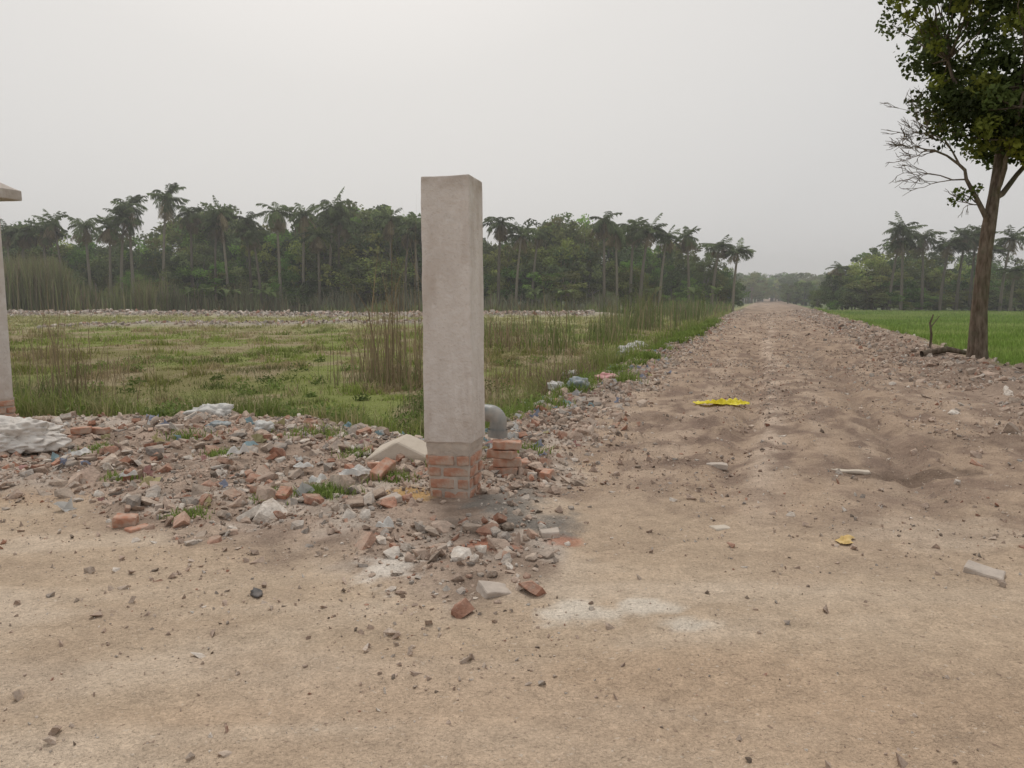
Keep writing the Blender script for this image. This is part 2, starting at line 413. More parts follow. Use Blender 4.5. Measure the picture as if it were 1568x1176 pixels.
k = R.uniform(0, 1, 12000) < sst(.38, .62, fbm(x*.8, y*.8, 53)); x, y, s_ = x[k], y[k], s_[k]
stones('road_gravel', x, y, psize(len(x), .02, .09, 2.6)*(1+s_/70), pal(len(x), [.7, 3.2, 3.4, 1, .8, .8, 1.4, 3]), BITS, .2)

# ------------------------------------------------------------ grass
def blades(x, y, hgt, wid, cols, lean=.45, z=None):
    N = len(x); z = height(x, y)-.01 if z is None else z
    a = R.uniform(0, np.pi*2, N); ln = R.normal(0, lean, N)*hgt; la = R.uniform(0, np.pi*2, N)
    wx, wy = np.cos(a)*wid*.5, np.sin(a)*wid*.5
    lx, ly = np.cos(la)*ln, np.sin(la)*ln
    V = np.empty((N, 5, 3))
    V[:, 0] = np.stack([x-wx, y-wy, z], 1); V[:, 1] = np.stack([x+wx, y+wy, z], 1)
    m = .55
    V[:, 2] = np.stack([x+wx*.8+lx*.3, y+wy*.8+ly*.3, z+hgt*m], 1); V[:, 3] = np.stack([x-wx*.8+lx*.3, y-wy*.8+ly*.3, z+hgt*m], 1)
    V[:, 4] = np.stack([x+lx, y+ly, z+hgt*np.clip(1-np.abs(ln/hgt)*.25, .5, 1)], 1)
    b = np.arange(N)[:, None]*5
    F = np.concatenate([b+np.array([[0, 1, 2]]), b+np.array([[0, 2, 3]]), b+np.array([[3, 2, 4]])])
    return V.reshape(-1, 3), F, np.repeat(cols, 5, 0)
def gpal(x, y, N):
    g1 = fbm(x*.22, y*.12, 31); g2 = fbm(x*.8, y*.5, 32); g3 = fbm(x*.45, y*.3, 34)
    base = np.array([.27, .275, .10])[None]*np.ones((N, 1))
    f = sst(.38, .58, g1)[:, None]; base = base*(1-f)+np.array([.30, .36, .10])*f
    f = (sst(.54, .68, g3)*.75)[:, None]; base = base*(1-f)+np.array([.17, .20, .07])*f
    f = (sst(.46, .64, g2)*(R.uniform(0, 1, N) < .8))[:, None]; base = base*(1-f)+np.array([.42, .345, .21])*f
    f = (R.uniform(0, 1, N) < .17)[:, None]; base = np.where(f, np.array([.44, .37, .23]), base)
    f = (sst(36, 60, y)*.6)[:, None]; base = base*(1-f)+np.array([.42, .41, .18])*f
    return base*R.uniform(.65, 1.25, (N, 1))
N = 460000
y = 7.3*np.exp(R.uniform(0, 1, N)*math.log(84/7.3)); x = R.uniform(-.95, .5, N)*y-2
lat, s, dF, dR, dRR, dG = zones(x, y)
tuft = fbm(x*1.4, y*1.4, 61); bare = fbm(x*.55, y*.4, 62)
k = (dF > .05+R.uniform(0, .6, N)) & (R.uniform(0, 1, N) < (.14+sst(.38, .6, tuft))*(1-.85*sst(.52, .60, bare))) & (R.uniform(0, 1, N) > bank(x, y)*1.5+bank2(x, y)*1.2)
x, y, dFk, tuft = x[k], y[k], dF[k], tuft[k]; n = len(x)
edge = np.exp(-((dFk-.8)/.7)**2)
hh = (.035+.17*sst(.45, .78, tuft)**1.5+.32*edge*sst(.4, .62, tuft))*R.uniform(.4, 1.5, n)*(1+y/130)
dry = (np.abs(x-y*.12+.2) < .9) & (y > 9) & (y < 16)
cols = gpal(x, y, n)
f = (edge*.6)[:, None]; cols = cols*(1-f)+np.array([.19, .25, .07])*R.uniform(.7, 1.25, (n, 1))*f
dm = dry & (R.uniform(0, 1, n) < .6); cols[dm] = np.array([.32, .25, .165])*R.uniform(.6, 1.2, (dm.sum(), 1))
V, F, C = blades(x, y, hh, .004+.0010*y, cols, .6)
mk_obj('field_grass', mk_mesh('field_grass', V, F, C, False, M_grass))
N = 150000
s_ = 12+R.uniform(0, 1, N)**1.5*85; l_ = 4.9+R.uniform(0, 1, N)**1.2*40
x, y = from_ls(l_, s_); k = zones(x, y)[5] > .2; x, y = x[k], y[k]; n = len(x)
f = sst(.4, .65, fbm(x*.15, y*.3, 63))[:, None]
cols = (np.array([.23, .33, .08])*(1-f)+np.array([.34, .41, .14])*f)*R.uniform(.7, 1.2, (n, 1))
V, F, C = blades(x, y, R.uniform(.08, .22, n)*(1+y/90), .01+.001*y, cols, .3)
mk_obj('rice_field_grass', mk_mesh('rice_field_grass', V, F, C, False, M_grass))
a = Acc()
TF = [(-1.47, 5.97, .17, 420, .10), (-1.86, 5.87, .12, 220, .07), (-2.33, 5.4, .12, 200, .07), (-2.9, 7.6, .16, 200, .09), (-3.4, 6.6, .12, 160, .07), (-4.3, 7.8, .15, 200, .09),
      (-1.04, 6.5, .15, 200, .10), (-1.5, 7.3, .12, 120, .12), (-3.6, 8.4, .2, 150, .1), (-2.2, 8.6, .3, 300, .12), (.1, 7.7, .2, 200, .12), (-.6, 7.2, .25, 300, .12)]
for i in range(60):
    s0 = 9+random.random()**1.3*40; x0, y0 = from_ls(-3.0+random.gauss(0, .2), s0); TF.append((x0, y0, .25, 130, .16+s0*.004))
for (cx, cy, r, n, h) in TF:
    x = R.normal(cx, r*.6, n); y = R.normal(cy, r*.5, n)
    V, F, C = blades(x, y, R.uniform(.5, 1.2, n)*h, np.full(n, .005+.0007*cy), np.array([.22, .29, .08])*R.uniform(.6, 1.3, (n, 1)), .7)
    a.add(V, F, C)
mk_obj('grass_tufts', a.mesh('grass_tufts', M_grass))
a = Acc()
for i in range(190):
    x0 = R.uniform(-9, 1.0); y0 = R.uniform(8, 24) if i > 80 else R.uniform(8.5, 12.5)
    x0 *= max(1, y0/12)
    zz = zones(np.array([x0]), np.array([y0]))
    if zz[2][0] < .3: continue
    n = 90; r = R.uniform(.12, .34)
    d = R.normal(size=(n, 3)); d /= np.linalg.norm(d, axis=1)[:, None]; d[:, 2] = np.abs(d[:, 2])
    p = np.array([[x0, y0, float(height(np.array([x0]), np.array([y0]))[0])]])+d*r*R.uniform(.3, 1, (n, 1))*np.array([1.2, 1.2, .9])
    tv = (np.array([[-.5, 0, 0], [0, -.25, .04], [.5, 0, 0], [0, .25, .04]]), np.array([[0, 1, 2, 3]]))
    c = np.array([.17, .225, .07])*R.uniform(.6, 1.5)*R.uniform(.75, 1.25, (n, 1))
    V, F, C = merge([tv], p, rotmats(n), np.full((n, 3), 1)*R.uniform(.04, .09, (n, 1)), c); a.add(V, F, C)
mk_obj('leafy_weeds', a.mesh('leafy_weeds', M_grass))

# ------------------------------------------------------------ reeds
def reeds(name, specs):
    a = Acc()
    for (cx, cy, rx, ry, n, h0, h1, w, c, lean, clump) in specs:
        n2 = int(n*(2.2 if clump else 1))
        x = R.normal(cx, rx, n2) if rx < 3 else R.uniform(cx-rx, cx+rx, n2)
        y = R.normal(cy, ry, n2)
        fr = clump if clump else .6
        cl = fbm(x*fr, y*fr, 71)
        k = (zones(x, y)[2] > .5)
        if clump: k &= R.uniform(0, 1, n2) < sst(.49, .60, cl)
        x, y, cl = x[k], y[k], cl[k]; n2 = len(x)
        if n2 == 0: continue
        hh = h0+(h1-h0)*R.uniform(0, 1, n2)**1.5
        hh = hh*(.4+1.0*sst(.3, .78, cl))
        cols = np.array(c)*R.uniform(.65, 1.3, (n2, 1))
        br = R.uniform(0, 1, n2) < .3; cols[br] = np.array([.32, .26, .17])*R.uniform(.6, 1.2, (br.sum(), 1))
        V, F, C = blades(x, y, hh, w*R.uniform(.5, 1.3, n2), cols, lean); a.add(V, F, C)
    return mk_obj(name, a.mesh(name, M_grass))
G = (.17, .21, .08); GB = (.27, .21, .135)
reeds('reed_clump', [(-2.8, 17.5, .45, .9, 170, 1.6, 3.3, .022, GB, .18, 0), (-2.7, 17.2, .8, .8, 420, .3, .9, .014, G, .45, 0), (-2.3, 16.2, .5, .5, 200, .3, .9, .012, GB, .45, 0)])
reeds('reed_clump', [(-7.9, 13.6, .28, .25, 60, 1.0, 2.2, .015, GB, .2, 0), (-7.9, 13.4, .5, .4, 900, .2, .7, .012, G, .6, 0), (-7.3, 14, .3, .3, 30, .8, 1.4, .012, GB, .3, 0)])
reeds('reed_clump', [(-9.6, 18, .6, .6, 80, .6, 1.4, .015, GB, .3, 0), (-13.5, 22, .5, .5, 80, .8, 1.6, .016, GB, .3, 0), (-6.5, 20, .5, .4, 500, .2, .45, .013, (.14, .16, .06), .6, 0)])
reeds('reed_clump', [(-.6, 14.5, .5, .5, 130, .4, 1.0, .012, GB, .4, 0), (-1.2, 12.5, .4, .4, 300, .2, .6, .010, G, .5, 0), (.4, 18, .5, .7, 150, .5, 1.5, .015, GB, .35, 0)])
reeds('reed_bed', [(1.4, 27, .45, 1.0, 150, .9, 2.4, .026, G, .28, 0), (-.3, 29, .4, .8, 100, .8, 2.0, .026, GB, .3, 0), (3.9, 33, .4, 1.0, 140, 1.0, 2.4, .028, G, .25, 0), (5.0, 39, .6, 1.5, 200, 1.0, 2.6, .03, G, .25, 0), (9.6, 50, 1.5, 3.5, 800, 1.2, 2.7, .036, (.16, .20, .075), .22, .7), (7.5, 45, .6, 1.5, 220, 1.1, 2.5, .032, (.16, .20, .075), .22, 0),
                   (-1.5, 42, 3.2, 4, 250, .6, 1.2, .035, G, .3, .8), (13.5, 61, 1.2, 3, 300, .9, 1.8, .05, (.16, .20, .075), .25, .7),
                   (2, 35, 4, 6, 2600, .2, .5, .03, (.17, .23, .065), .5, .5)])
reeds('tall_reed_bed', [(-58, 83, 20, 1.2, 16000, 3.4, 5.2, .085, (.25, .27, .12), .16, .22), (-58, 84, 20, 1.5, 8000, 2.2, 3.8, .085, (.22, .25, .11), .16, 0), (-34, 88, 7, 1.5, 2500, 1.8, 3.2, .08, (.22, .24, .13), .18, 0),
                   (-12, 89, 24, 1.5, 8000, 1.2, 2.6, .09, (.27, .285, .18), .25, 0), (-5, 84, 16, 1, 1500, .8, 1.4, .09, (.22, .27, .10), .3, 0), (18, 80, 9, 2, 1500, .8, 1.7, .09, (.20, .27, .085), .3, .3)])

# ------------------------------------------------------------ distant trees
LEAF = (np.array([[-.5, 0, 0], [0, -.32, .04], [.5, 0, 0], [0, .32, .04]]), np.array([[0, 1, 2, 3]]))
def leaf_cloud(acc, centers, radii, per, size, colfun, squash=.75):
    nC = len(centers); c = np.repeat(centers, per, 0); r = np.repeat(radii, per)
    n = len(c); d = R.normal(size=(n, 3)); d /= np.linalg.norm(d, axis=1)[:, None]
    rr = r*R.uniform(.25, 1.08, n)**.6
    p = c+d*rr[:, None]*np.array([1, 1, squash])
    cc = np.repeat(colfun(nC), per, 0)*R.uniform(.75, 1.25, (n, 1))
    V, F, C = merge([LEAF], p, rotmats(n, True), np.full((n, 3), 1)*(size*R.uniform(.6, 1.3, n))[:, None], cc)
    acc.add(V, F, C)
def far_tree(i):
    a = Acc()
    top = R.uniform(-.6, .6, 2); tall = i % 4
    V, F = tube([(0, 0, -.3), (top[0]*.5, top[1]*.5, 2.2), (top[0], top[1], 5.5)], [.28, .2, .1], 6); a.add(V, F, (.24, .22, .18))
    nC = [48, 44, 48, 32][tall]; th = R.uniform(0, 2*np.pi, nC); u = R.uniform(0, 1, nC)
    zc = 2.0+u*6.8
    P = [[2.6, 3.9, 3.4, 1.3], [1.8, 2.6, 2.9, 1.5], [3.4, 4.3, 2.6, .8], [1.2, 2.6, 4.2, 2.2]][tall]
    prof = np.interp(zc, [2, 4.5, 6.5, 8.8], P)*R.uniform(.35, 1.15, nC)
    cen = np.stack([np.cos(th)*prof, np.sin(th)*prof, zc+R.normal(0, .3, nC)], 1)
    rad = R.uniform(.5, 1.3, nC)
    for j in range(0, nC, 3):
        V, F = tube([(top[0]*.6, top[1]*.6, 3), tuple(cen[j])], [.09, .03], 4); a.add(V, F, (.28, .26, .22))
    cf = lambda k: np.array([.14, .185, .072])*R.uniform(.5, 1.6, (k, 1))+R.uniform(0, .03, (k, 1))*np.array([1.5, 1, .2])
    leaf_cloud(a, cen, rad, 95, .36, cf)
    return a.mesh('broadleaf_%d' % i, M_leaf)
def palm(i, H=11.0, lean=.9):
    a = Acc(); lx = R.uniform(-lean, lean); ly = R.uniform(-lean, lean)
    pts = [(lx*t*t, ly*t*t, H*t-.3) for t in np.linspace(0, 1, 8)]
    V, F = tube(pts, np.linspace(.21, .11, 8), 7); a.add(V, F, (.27, .24, .19))
    top = Vector(pts[-1]); nf = random.randint(26, 34)
    for f in range(nf):
        az = 2*math.pi*f/nf*2.62+random.uniform(-.3, .3); el = random.uniform(-.9, 1.4); L = random.uniform(1.9, 2.8)
        base = np.array([.115, .15, .06])*random.uniform(.5, 1.35)
        if el < -.4: base = np.array([.24, .20, .12])*random.uniform(.6, 1.1)
        h = Vector((math.cos(az), math.sin(az), 0)); sd = Vector((-math.sin(az), math.cos(az), 0))
        p = top.copy(); e = el; K = 10; step = L/K; curl = random.uniform(.06, .20)
        for q in range(K):
            d = h*math.cos(e)+Vector((0, 0, math.sin(e))); p2 = p+d*step
            up = Vector((0, 0, 1))
            V = [(p+sd*.04)[:], (p-sd*.04)[:], (p2-sd*.03)[:], (p2+sd*.03)[:]]; a.add(V, [(0, 1, 2, 3)], base*1.2)
            ll = .85*math.sin(math.pi*(.12+.83*q/K))
            for sg in (-1, 1):
                for w_ in (0, .5):
                    if random.random() < .08: continue
                    o = p+d*step*w_
                    tip = o+sd*sg*ll*random.uniform(.4, .75)+d*ll*.5-up*ll*random.uniform(.2, .8)
                    mid = (o+tip)/2+up*.05
                    a.add([o[:], (mid+d*.08)[:], tip[:], (mid-d*.08)[:]], [(0, 1, 2, 3)], base*random.uniform(.8, 1.2))
            p = p2; e -= curl*random.uniform(.7, 1.3)
    leaf_cloud(a, np.array([[top.x, top.y, top.z-.15]]), np.array([.4]), 50, .28, lambda k: np.array([[.12, .11, .06]]))
    return a.mesh('palm_%d' % i, M_leaf)
FT = [far_tree(i) for i in range(8)]; PM = [palm(i) for i in range(8)]
def px2x(u, y): return (u-784)/1180*y*.994
def topz(v, y): return 1.6+(454-v)/1180*y*.985
prow = empty('distant_tree_row'); cnt = [0]
TINT = [(1, 1, 1), (1, 1, 1), (1.3, 1.2, .8), (.75, .85, .9), (1.5, 1.45, 1.15), (.65, .72, .75), (.85, 1.2, .65), (1.15, 1.0, .85), (1.0, 1.3, .7)]
def put_tree(x, y, H, haze, wide=1., meshes=FT, base=9.2, z0=-.3):
    me = meshes[random.randrange(len(meshes))]
    cnt[0] += 1
    o = bpy.data.objects.new('tree_%d' % cnt[0], me); COL.objects.link(o); o.parent = prow
    s = H/base; o.location = (x, y, z0)
    sw = s*wide; o.scale = (sw*random.uniform(.85, 1.15), sw*random.uniform(.85, 1.15), s); o.rotation_euler = (0, 0, random.uniform(0, 6.28))
    k = random.uniform(.85, 1.2); t = random.choice(TINT) if meshes is FT else (1, 1, 1)
    o.color = (k*t[0], k*t[1], k*t[2], 1)
    return o
PU = [-300, 0, 50, 100, 150, 205, 240, 270, 300, 350, 400, 450, 500, 550, 600, 640, 700, 750, 800, 850, 900, 950, 1000, 1050, 1100, 1130]
PV = [355, 354, 345, 362, 366, 362, 358, 336, 328, 338, 352, 350, 328, 308, 314, 350, 366, 368, 358, 332, 346, 366, 372, 374, 388, 404]
for row, (yy, dz, step, wide) in enumerate([(106, -2, 24, 1.0), (101, 8, 24, .95), (97, 26, 26, 1.0), (94, 52, 30, 1.25), (92.5, 82, 30, 1.8)]):
    u = -260
    while u < 1128:
        y = yy+random.uniform(-1.5, 1.5); H = topz(np.interp(u, PU, PV)+dz+random.uniform(-9, 22), y)+.3
        x = px2x(u, y)
        if H > 1.5 and not (row >= 3 and random.random() < .12): put_tree(x, y, H, 0, wide)
        u += step*random.uniform(.7, 1.3)
for (u, v, y) in [(-90, 318, 97), (-30, 330, 93), (38, 345, 92), (100, 330, 92), (140, 336, 93), (72, 342, 92), (205, 303, 91.5), (251, 288, 91.5), (350, 314, 91.5), (295, 314, 92), (385, 326, 91.5), (430, 312, 91.5), (400, 348, 90), (465, 318, 92), (505, 306, 91.5),
                (490, 352, 90), (520, 330, 92), (600, 326, 92), (620, 346, 90), (640, 334, 91.5), (660, 340, 92), (763, 330, 89), (790, 352, 90), (815, 346, 92), (925, 326, 89), (945, 346, 91), (980, 344, 90), (965, 338, 92), (1010, 354, 91), (1055, 352, 90), (1122, 378, 92), (1090, 368, 92), (170, 338, 91.5), (20, 344, 91.5), (186, 326, 92), (330, 332, 91)]:
    o = put_tree(px2x(u, y), y, topz(v, y)+.3, 0, 1.0, PM, 11.6); sc_ = random.uniform(.85, 1.15); o.scale = (sc_, sc_, o.scale[2])
for k in range(60):
    u = random.uniform(1110, 1290); y = random.uniform(200, 260)
    if 1160 < u < 1200 and y < 240: y = 262
    put_tree(px2x(u, y), y, topz(random.uniform(418, 434), y)+.3, 0, 1.3)
for k in range(12):
    u = random.uniform(1205, 1250); y = random.uniform(150, 165)
    put_tree(px2x(u, y), y, topz(random.uniform(426, 440), y), 0, 1.4)
QU = [1245, 1280, 1310, 1350, 1400, 1450, 1500, 1568, 1900]; QV = [438, 412, 394, 374, 386, 394, 384, 400, 380]
for (yy, dz, step, wide) in [(104, 0, 22, 1.0), (99, 14, 26, 1.1), (96, 30, 28, 1.3), (93, 48, 26, 1.9), (92, 66, 26, 2.3)]:
    u = 1252
    while u < 1850:
        y = yy+random.uniform(-1.5, 1.5); H = topz(np.interp(u, QU, QV)+dz+random.uniform(-8, 14), y)+.2
        if H > 1.2: put_tree(px2x(u, y), y, H, 0, wide, z0=-.35)
        u += step*random.uniform(.8, 1.2)
for (u, v, y) in [(1380, 342, 91), (1412, 354, 91), (1362, 362, 92), (1465, 354, 91), (1485, 348, 92), (1532, 356, 90), (1440, 366, 90), (1548, 408, 88), (1510, 372, 90), (1600, 360, 92), (1660, 370, 93), (1290, 404, 100)]:
    o = put_tree(px2x(u, y), y, topz(v, y)+.3, 0, 1.0, PM, 11.6); o.scale = (.95, .95, o.scale[2])
for k in range(150):
    a_ = math.radians(-62+124*k/150+random.uniform(-.4, .4)); d = random.uniform(300, 330)
    if abs(math.degrees(a_)-18.2) < 1.0: continue
    put_tree(math.sin(a_)*d, math.cos(a_)*d, random.uniform(7, 10), 0, 1.7)
a = Acc()
for (cx, cy) in [(px2x(u, 88), 88+random.uniform(-1, 1)) for u in (290, 310, 325, 345, 360, 395, 408, 820, 860, 1000, 1060, 1100)]:
    for j in range(11):
        az = random.uniform(0, 6.28); e = random.uniform(.5, 1.3); L = random.uniform(1.3, 2.2); w = .28
        h = Vector((math.cos(az), math.sin(az), 0)); sd = Vector((-math.sin(az), math.cos(az), 0)); p = Vector((cx, cy, 1.8)); V = []
        for q in range(6):
            ww = w*math.sin(math.pi*(.1+.85*q/5)); V += [(p+sd*ww)[:], (p-sd*ww)[:]]
            p = p+(h*math.cos(e)+Vector((0, 0, math.sin(e))))*L/5; e -= .35
        a.add(V, [(2*q, 2*q+1, 2*q+3, 2*q+2) for q in range(5)], np.array([.27, .35, .13])*random.uniform(.7, 1.2))
    V, F = tube([(cx, cy, -.4), (cx, cy, 1.9)], [.14, .1], 6); a.add(V, F, (.15, .16, .09))
mk_obj('banana_plants', a.mesh('banana_plants', M_leaf))

# haze lying over the far fields: real scattering volume
bm = bmesh.new(); bmesh.ops.create_cube(bm, size=1)
for v in bm.verts: v.co = Vector((v.co.x*900, 30+(v.co.y+.5)*420, -2+(v.co.z+.5)*24))
me = bpy.data.meshes.new('haze'); bm.to_mesh(me); bm.free()
m = bpy.data.materials.new('haze_air'); m.use_nodes = True; nt = m.node_tree; nt.nodes.clear()
vs = N_(nt, 'ShaderNodeVolumeScatter'); vs.inputs['Color'].default_value = (.98, .98, 1, 1); vs.inputs['Density'].default_value = .0018; vs.inputs['Anisotropy'].default_value = .3
out = N_(nt, 'ShaderNodeOutputMaterial'); nt.links.new(vs.outputs[0], out.inputs['Volume'])
me.materials.append(m); mk_obj('sky_haze', me)

# ------------------------------------------------------------ roadside tree (right)
TX, TY = 11.36, 18.75
TZ = float(height(np.array([TX]), np.array([TY]))[0])
tree = empty('roadside_tree', (TX, TY, TZ))
wood = Acc()
tr_pts = [(0, 0, -.2), (-.02, 0, .25), (-.03, .02, 1.2), (-.02, .0, 1.9), (.02, .03, 2.6), (.05, 0, 3.2), (.16, .05, 4.0), (.26, .1, 5.0), (.5, .15, 6.2), (.8, .0, 7.5), (1.05, .1, 9.6)]
tr_r = [.29, .22, .18, .165, .155, .155, .125, .10, .085, .07, .04]
V, F = tube(tr_pts, tr_r, 14); wood.add(V, F, (.2, .2, .2))
def limb(p0, p1, r0, r1, sag=.25, n=7, jit=.08):
    p0, p1 = Vector(p0), Vector(p1); L = (p1-p0).length; pts = []
    for i in range(n+1):
        t = i/n; p = p0.lerp(p1, t)
        p.z -= math.sin(math.pi*t)*sag*L*.3
        if 0 < i < n: p += Vector((random.uniform(-1, 1), random.uniform(-1, 1), random.uniform(-1, 1)))*jit*L*.4
        pts.append(p[:])
    V, F = tube(pts, list(np.linspace(r0, r1, n+1)), 6); wood.add(V, F, (.2, .2, .2)); return pts
l1 = limb((.06, 0, 3.25), (-.80, -.1, 4.65), .075, .035, -.2)
l2 = limb((.14, 0, 3.9), (1.5, .3, 5.6), .08, .04, .3)
l3 = limb((.3, .1, 5.2), (-.9, .5, 7.2), .07, .035)
l4 = limb((.16, .0, 4.0), (.1, -.9, 6.2), .07, .035)
nodes = [Vector(p) for p in tr_pts[7:]+l2[3:]+l3[3:]+l4[3:]]
def inside():
    while True:
        z = 5.1+random.random()**1.35*7
        p = Vector((random.uniform(-2.6, 4.8), random.uniform(-3, 3), z))
        xl = np.interp(p.z, [5.0, 5.6, 6.4, 7.6, 8.4, 9.4, 12.2], [-.8, -1.05, -1.4, -1.7, -2.2, -2.3, -.5])
        xr = np.interp(p.z, [5.0, 6, 8, 10, 12.2], [2.9, 3.8, 4.4, 4, 2])
        yr = np.interp(p.z, [5, 6.5, 9, 12.2], [1.8, 2.3, 2.8, 1.2])
        c = (xl+xr)/2; h = (xr-xl)/2
        if abs((p.x-c)/h)**4+(p.y/yr)**2 < 1: return p
cen = []
for i in range(330):
    p = inside(); cen.append(p)
for i in range(34): cen.append(Vector((random.uniform(.3, 2.6), random.uniform(-1.2, 1.0), random.uniform(4.9, 6.2))))
for i in range(16): cen.append(Vector((random.uniform(-1.2, .3), random.uniform(-1.0, .6), random.uniform(5.3, 6.3))))
for i, p in enumerate(cen):
    nd = min(nodes, key=lambda q: (q-p).length+(3 if q.z > p.z+.3 else 0))
    if i % 2 == 0: limb(nd[:], p[:], .026, .008, .1, 5)
lv = Acc()
cf = lambda k: np.array([.095, .125, .040])*R.uniform(.45, 1.5, (k, 1))+((R.uniform(0, 1, (k, 1)) < .2)*np.array([[.15, .15, .02]]))
leaf_cloud(lv, np.array([p[:] for p in cen]), R.uniform(.25, .62, len(cen)), 140, .14, cf, .8)
spr = [(-2.1, 0, 8.9), (-2.35, 0, 8.4), (-2.0, .2, 8.1), (-1.7, 0, 9.2), (-1.6, -.2, 7.3), (-1.35, .1, 6.6), (-1.2, 0, 8.8), (-1.9, 0, 9.6), (-1.8, 0, 8.0), (-1.5, .2, 7.8), (-2.2, .1, 9.1)]
for p in spr: limb(min(nodes+[Vector(l1[4])], key=lambda q: (q-Vector(p)).length)[:], p, .022, .008, .1, 5)
leaf_cloud(lv, np.array(spr), R.uniform(.18, .36, len(spr)), 60, .14, lambda k: np.array([.22, .25, .045])*R.uniform(.7, 1.3, (k, 1)), .8)
spr = [(-.5, 0, 3.95), (-.75, .1, 3.85), (-.62, .1, 4.05), (-.35, -.1, 4.1)]
for p in spr: limb(l1[2], p, .015, .006, .1, 4)
leaf_cloud(lv, np.array(spr), np.array([.18, .2, .16, .15]), 36, .11, lambda k: np.array([.13, .17, .04])*R.uniform(.7, 1.3, (k, 1)), .8)
spr = [(.95, -.9, 5.9), (1.1, -.9, 5.4), (.7, -1.0, 5.2), (1.35, -.9, 5.7), (.25, -.7, 4.9), (.05, -.7, 5.0), (1.2, -.8, 4.7), (1.6, -.6, 5.1), (.4, -.9, 5.5), (.5, -.8, 4.7), (.85, -.9, 4.9)]
for p in spr: limb(l2[4], p, .02, .008, .1, 4)
leaf_cloud(lv, np.array(spr), R.uniform(.2, .36, len(spr)), 60, .15, lambda k: np.array([.32, .34, .06])*R.uniform(.7, 1.25, (k, 1)), .7)
random.seed(5)
def twig(p, d, L, r, dep):
    q = p+d*L; m_ = (p+q)/2+Vector((random.uniform(-1, 1), random.uniform(-1, 1), random.uniform(-1, 1)))*L*.12
    V, F = tube([p[:], m_[:], q[:]], [r, r*.8, r*.65], 5); wood.add(V, F, (.2, .2, .2))
    if dep:
        for k in range(random.choice([2, 3])):
            nd = (d+Vector((random.uniform(-.8, .7), random.uniform(-.7, .7), random.uniform(-.6, .7)))).normalized()
            twig(q if k else m_, nd, L*random.uniform(.65, .88), max(r*.62, .007), dep-1)
twig(Vector(l1[-1]), Vector((-.9, 0, .5)).normalized(), .70, .032, 5)
twig(Vector(l1[-3]), Vector((-.9, .1, .15)).normalized(), .60, .022, 4)
twig(Vector(l1[-1]), Vector((-.6, 0, .9)).normalized(), .68, .026, 5)
twig(Vector(l1[2]), Vector((-.9, .1, .25)).normalized(), .35, .016, 3)
mk_obj('trunk_and_limbs', wood.mesh('tree_wood', M_bark, True), tree)
mk_obj('foliage', lv.mesh('tree_leaves', M_leaf), tree)
def branchpost(x, y, h, r):
    z = float(height(np.array([x]), np.array([y]))[0])
    a = Acc(); pts = [(0, 0, -.1), (.03, 0, h*.4), (-.02, .02, h*.75), (.05, 0, h)]
    V, F = tube(pts, [r, r*.9, r*.8, r*.5], 7); a.add(V, F, (.2, .2, .2))
    V, F = tube([(-.01, .02, h*.6), (.22, .0, h*.95)], [r*.6, r*.3], 5); a.add(V, F, (.2, .2, .2))
    mk_obj('wooden_stake', a.mesh('wooden_stake', M_bark, True), None, (x, y, z))
branchpost(11.5, 21.2, .95, .035)
a = Acc(); V, F = tube([(0, 0, .1), (.7, .1, .22), (1.3, .0, .1)], [.09, .08, .05], 7); a.add(V, F, (.2, .2, .2))
mk_obj('fallen_branch', a.mesh('fallen_branch', M_bark, True), None, (10.6, 19.9, float(height(np.array([10.6]), np.array([19.9]))[0])))

# ------------------------------------------------------------ pillars
def box_mesh(name, sx, sy, z0, z1, mat, cuts=10, amp=.004, bevel=.008, taper=1.0, seed=0, wscale=6):
    bm = bmesh.new(); bmesh.ops.create_cube(bm, size=1)
    for v in bm.verts:
        k = taper if v.co.z < 0 else 1
        v.co = Vector((v.co.x*sx*k, v.co.y*sy*k, z0+(v.co.z+.5)*(z1-z0)))
    if bevel: bmesh.ops.bevel(bm, geom=list(bm.edges), offset=bevel, segments=2, affect='EDGES', profile=.5)
    if cuts:
        L = max((e.calc_length() for e in bm.edges))
        for _ in range(cuts):
            es = [e for e in bm.edges if e.calc_length() > max(L/24, .035)]
            if not es or len(bm.verts) > 6000: break
            bmesh.ops.subdivide_edges(bm, edges=es, cuts=1, use_grid_fill=True)
            L2 = max((e.calc_length() for e in bm.edges))
            if L2 < .06: break
    for v in bm.verts:
        o = Vector((seed*3.1, seed*1.7, seed)); d = mnoise.noise_vector(v.co*wscale+o)*amp+mnoise.noise_vector(v.co*wscale*4+o)*amp*.4
        v.co += d
    bmesh.ops.triangulate(bm, faces=bm.faces)
    me = bpy.data.meshes.new(name); bm.to_mesh(me); bm.free(); me.materials.append(mat)
    return me
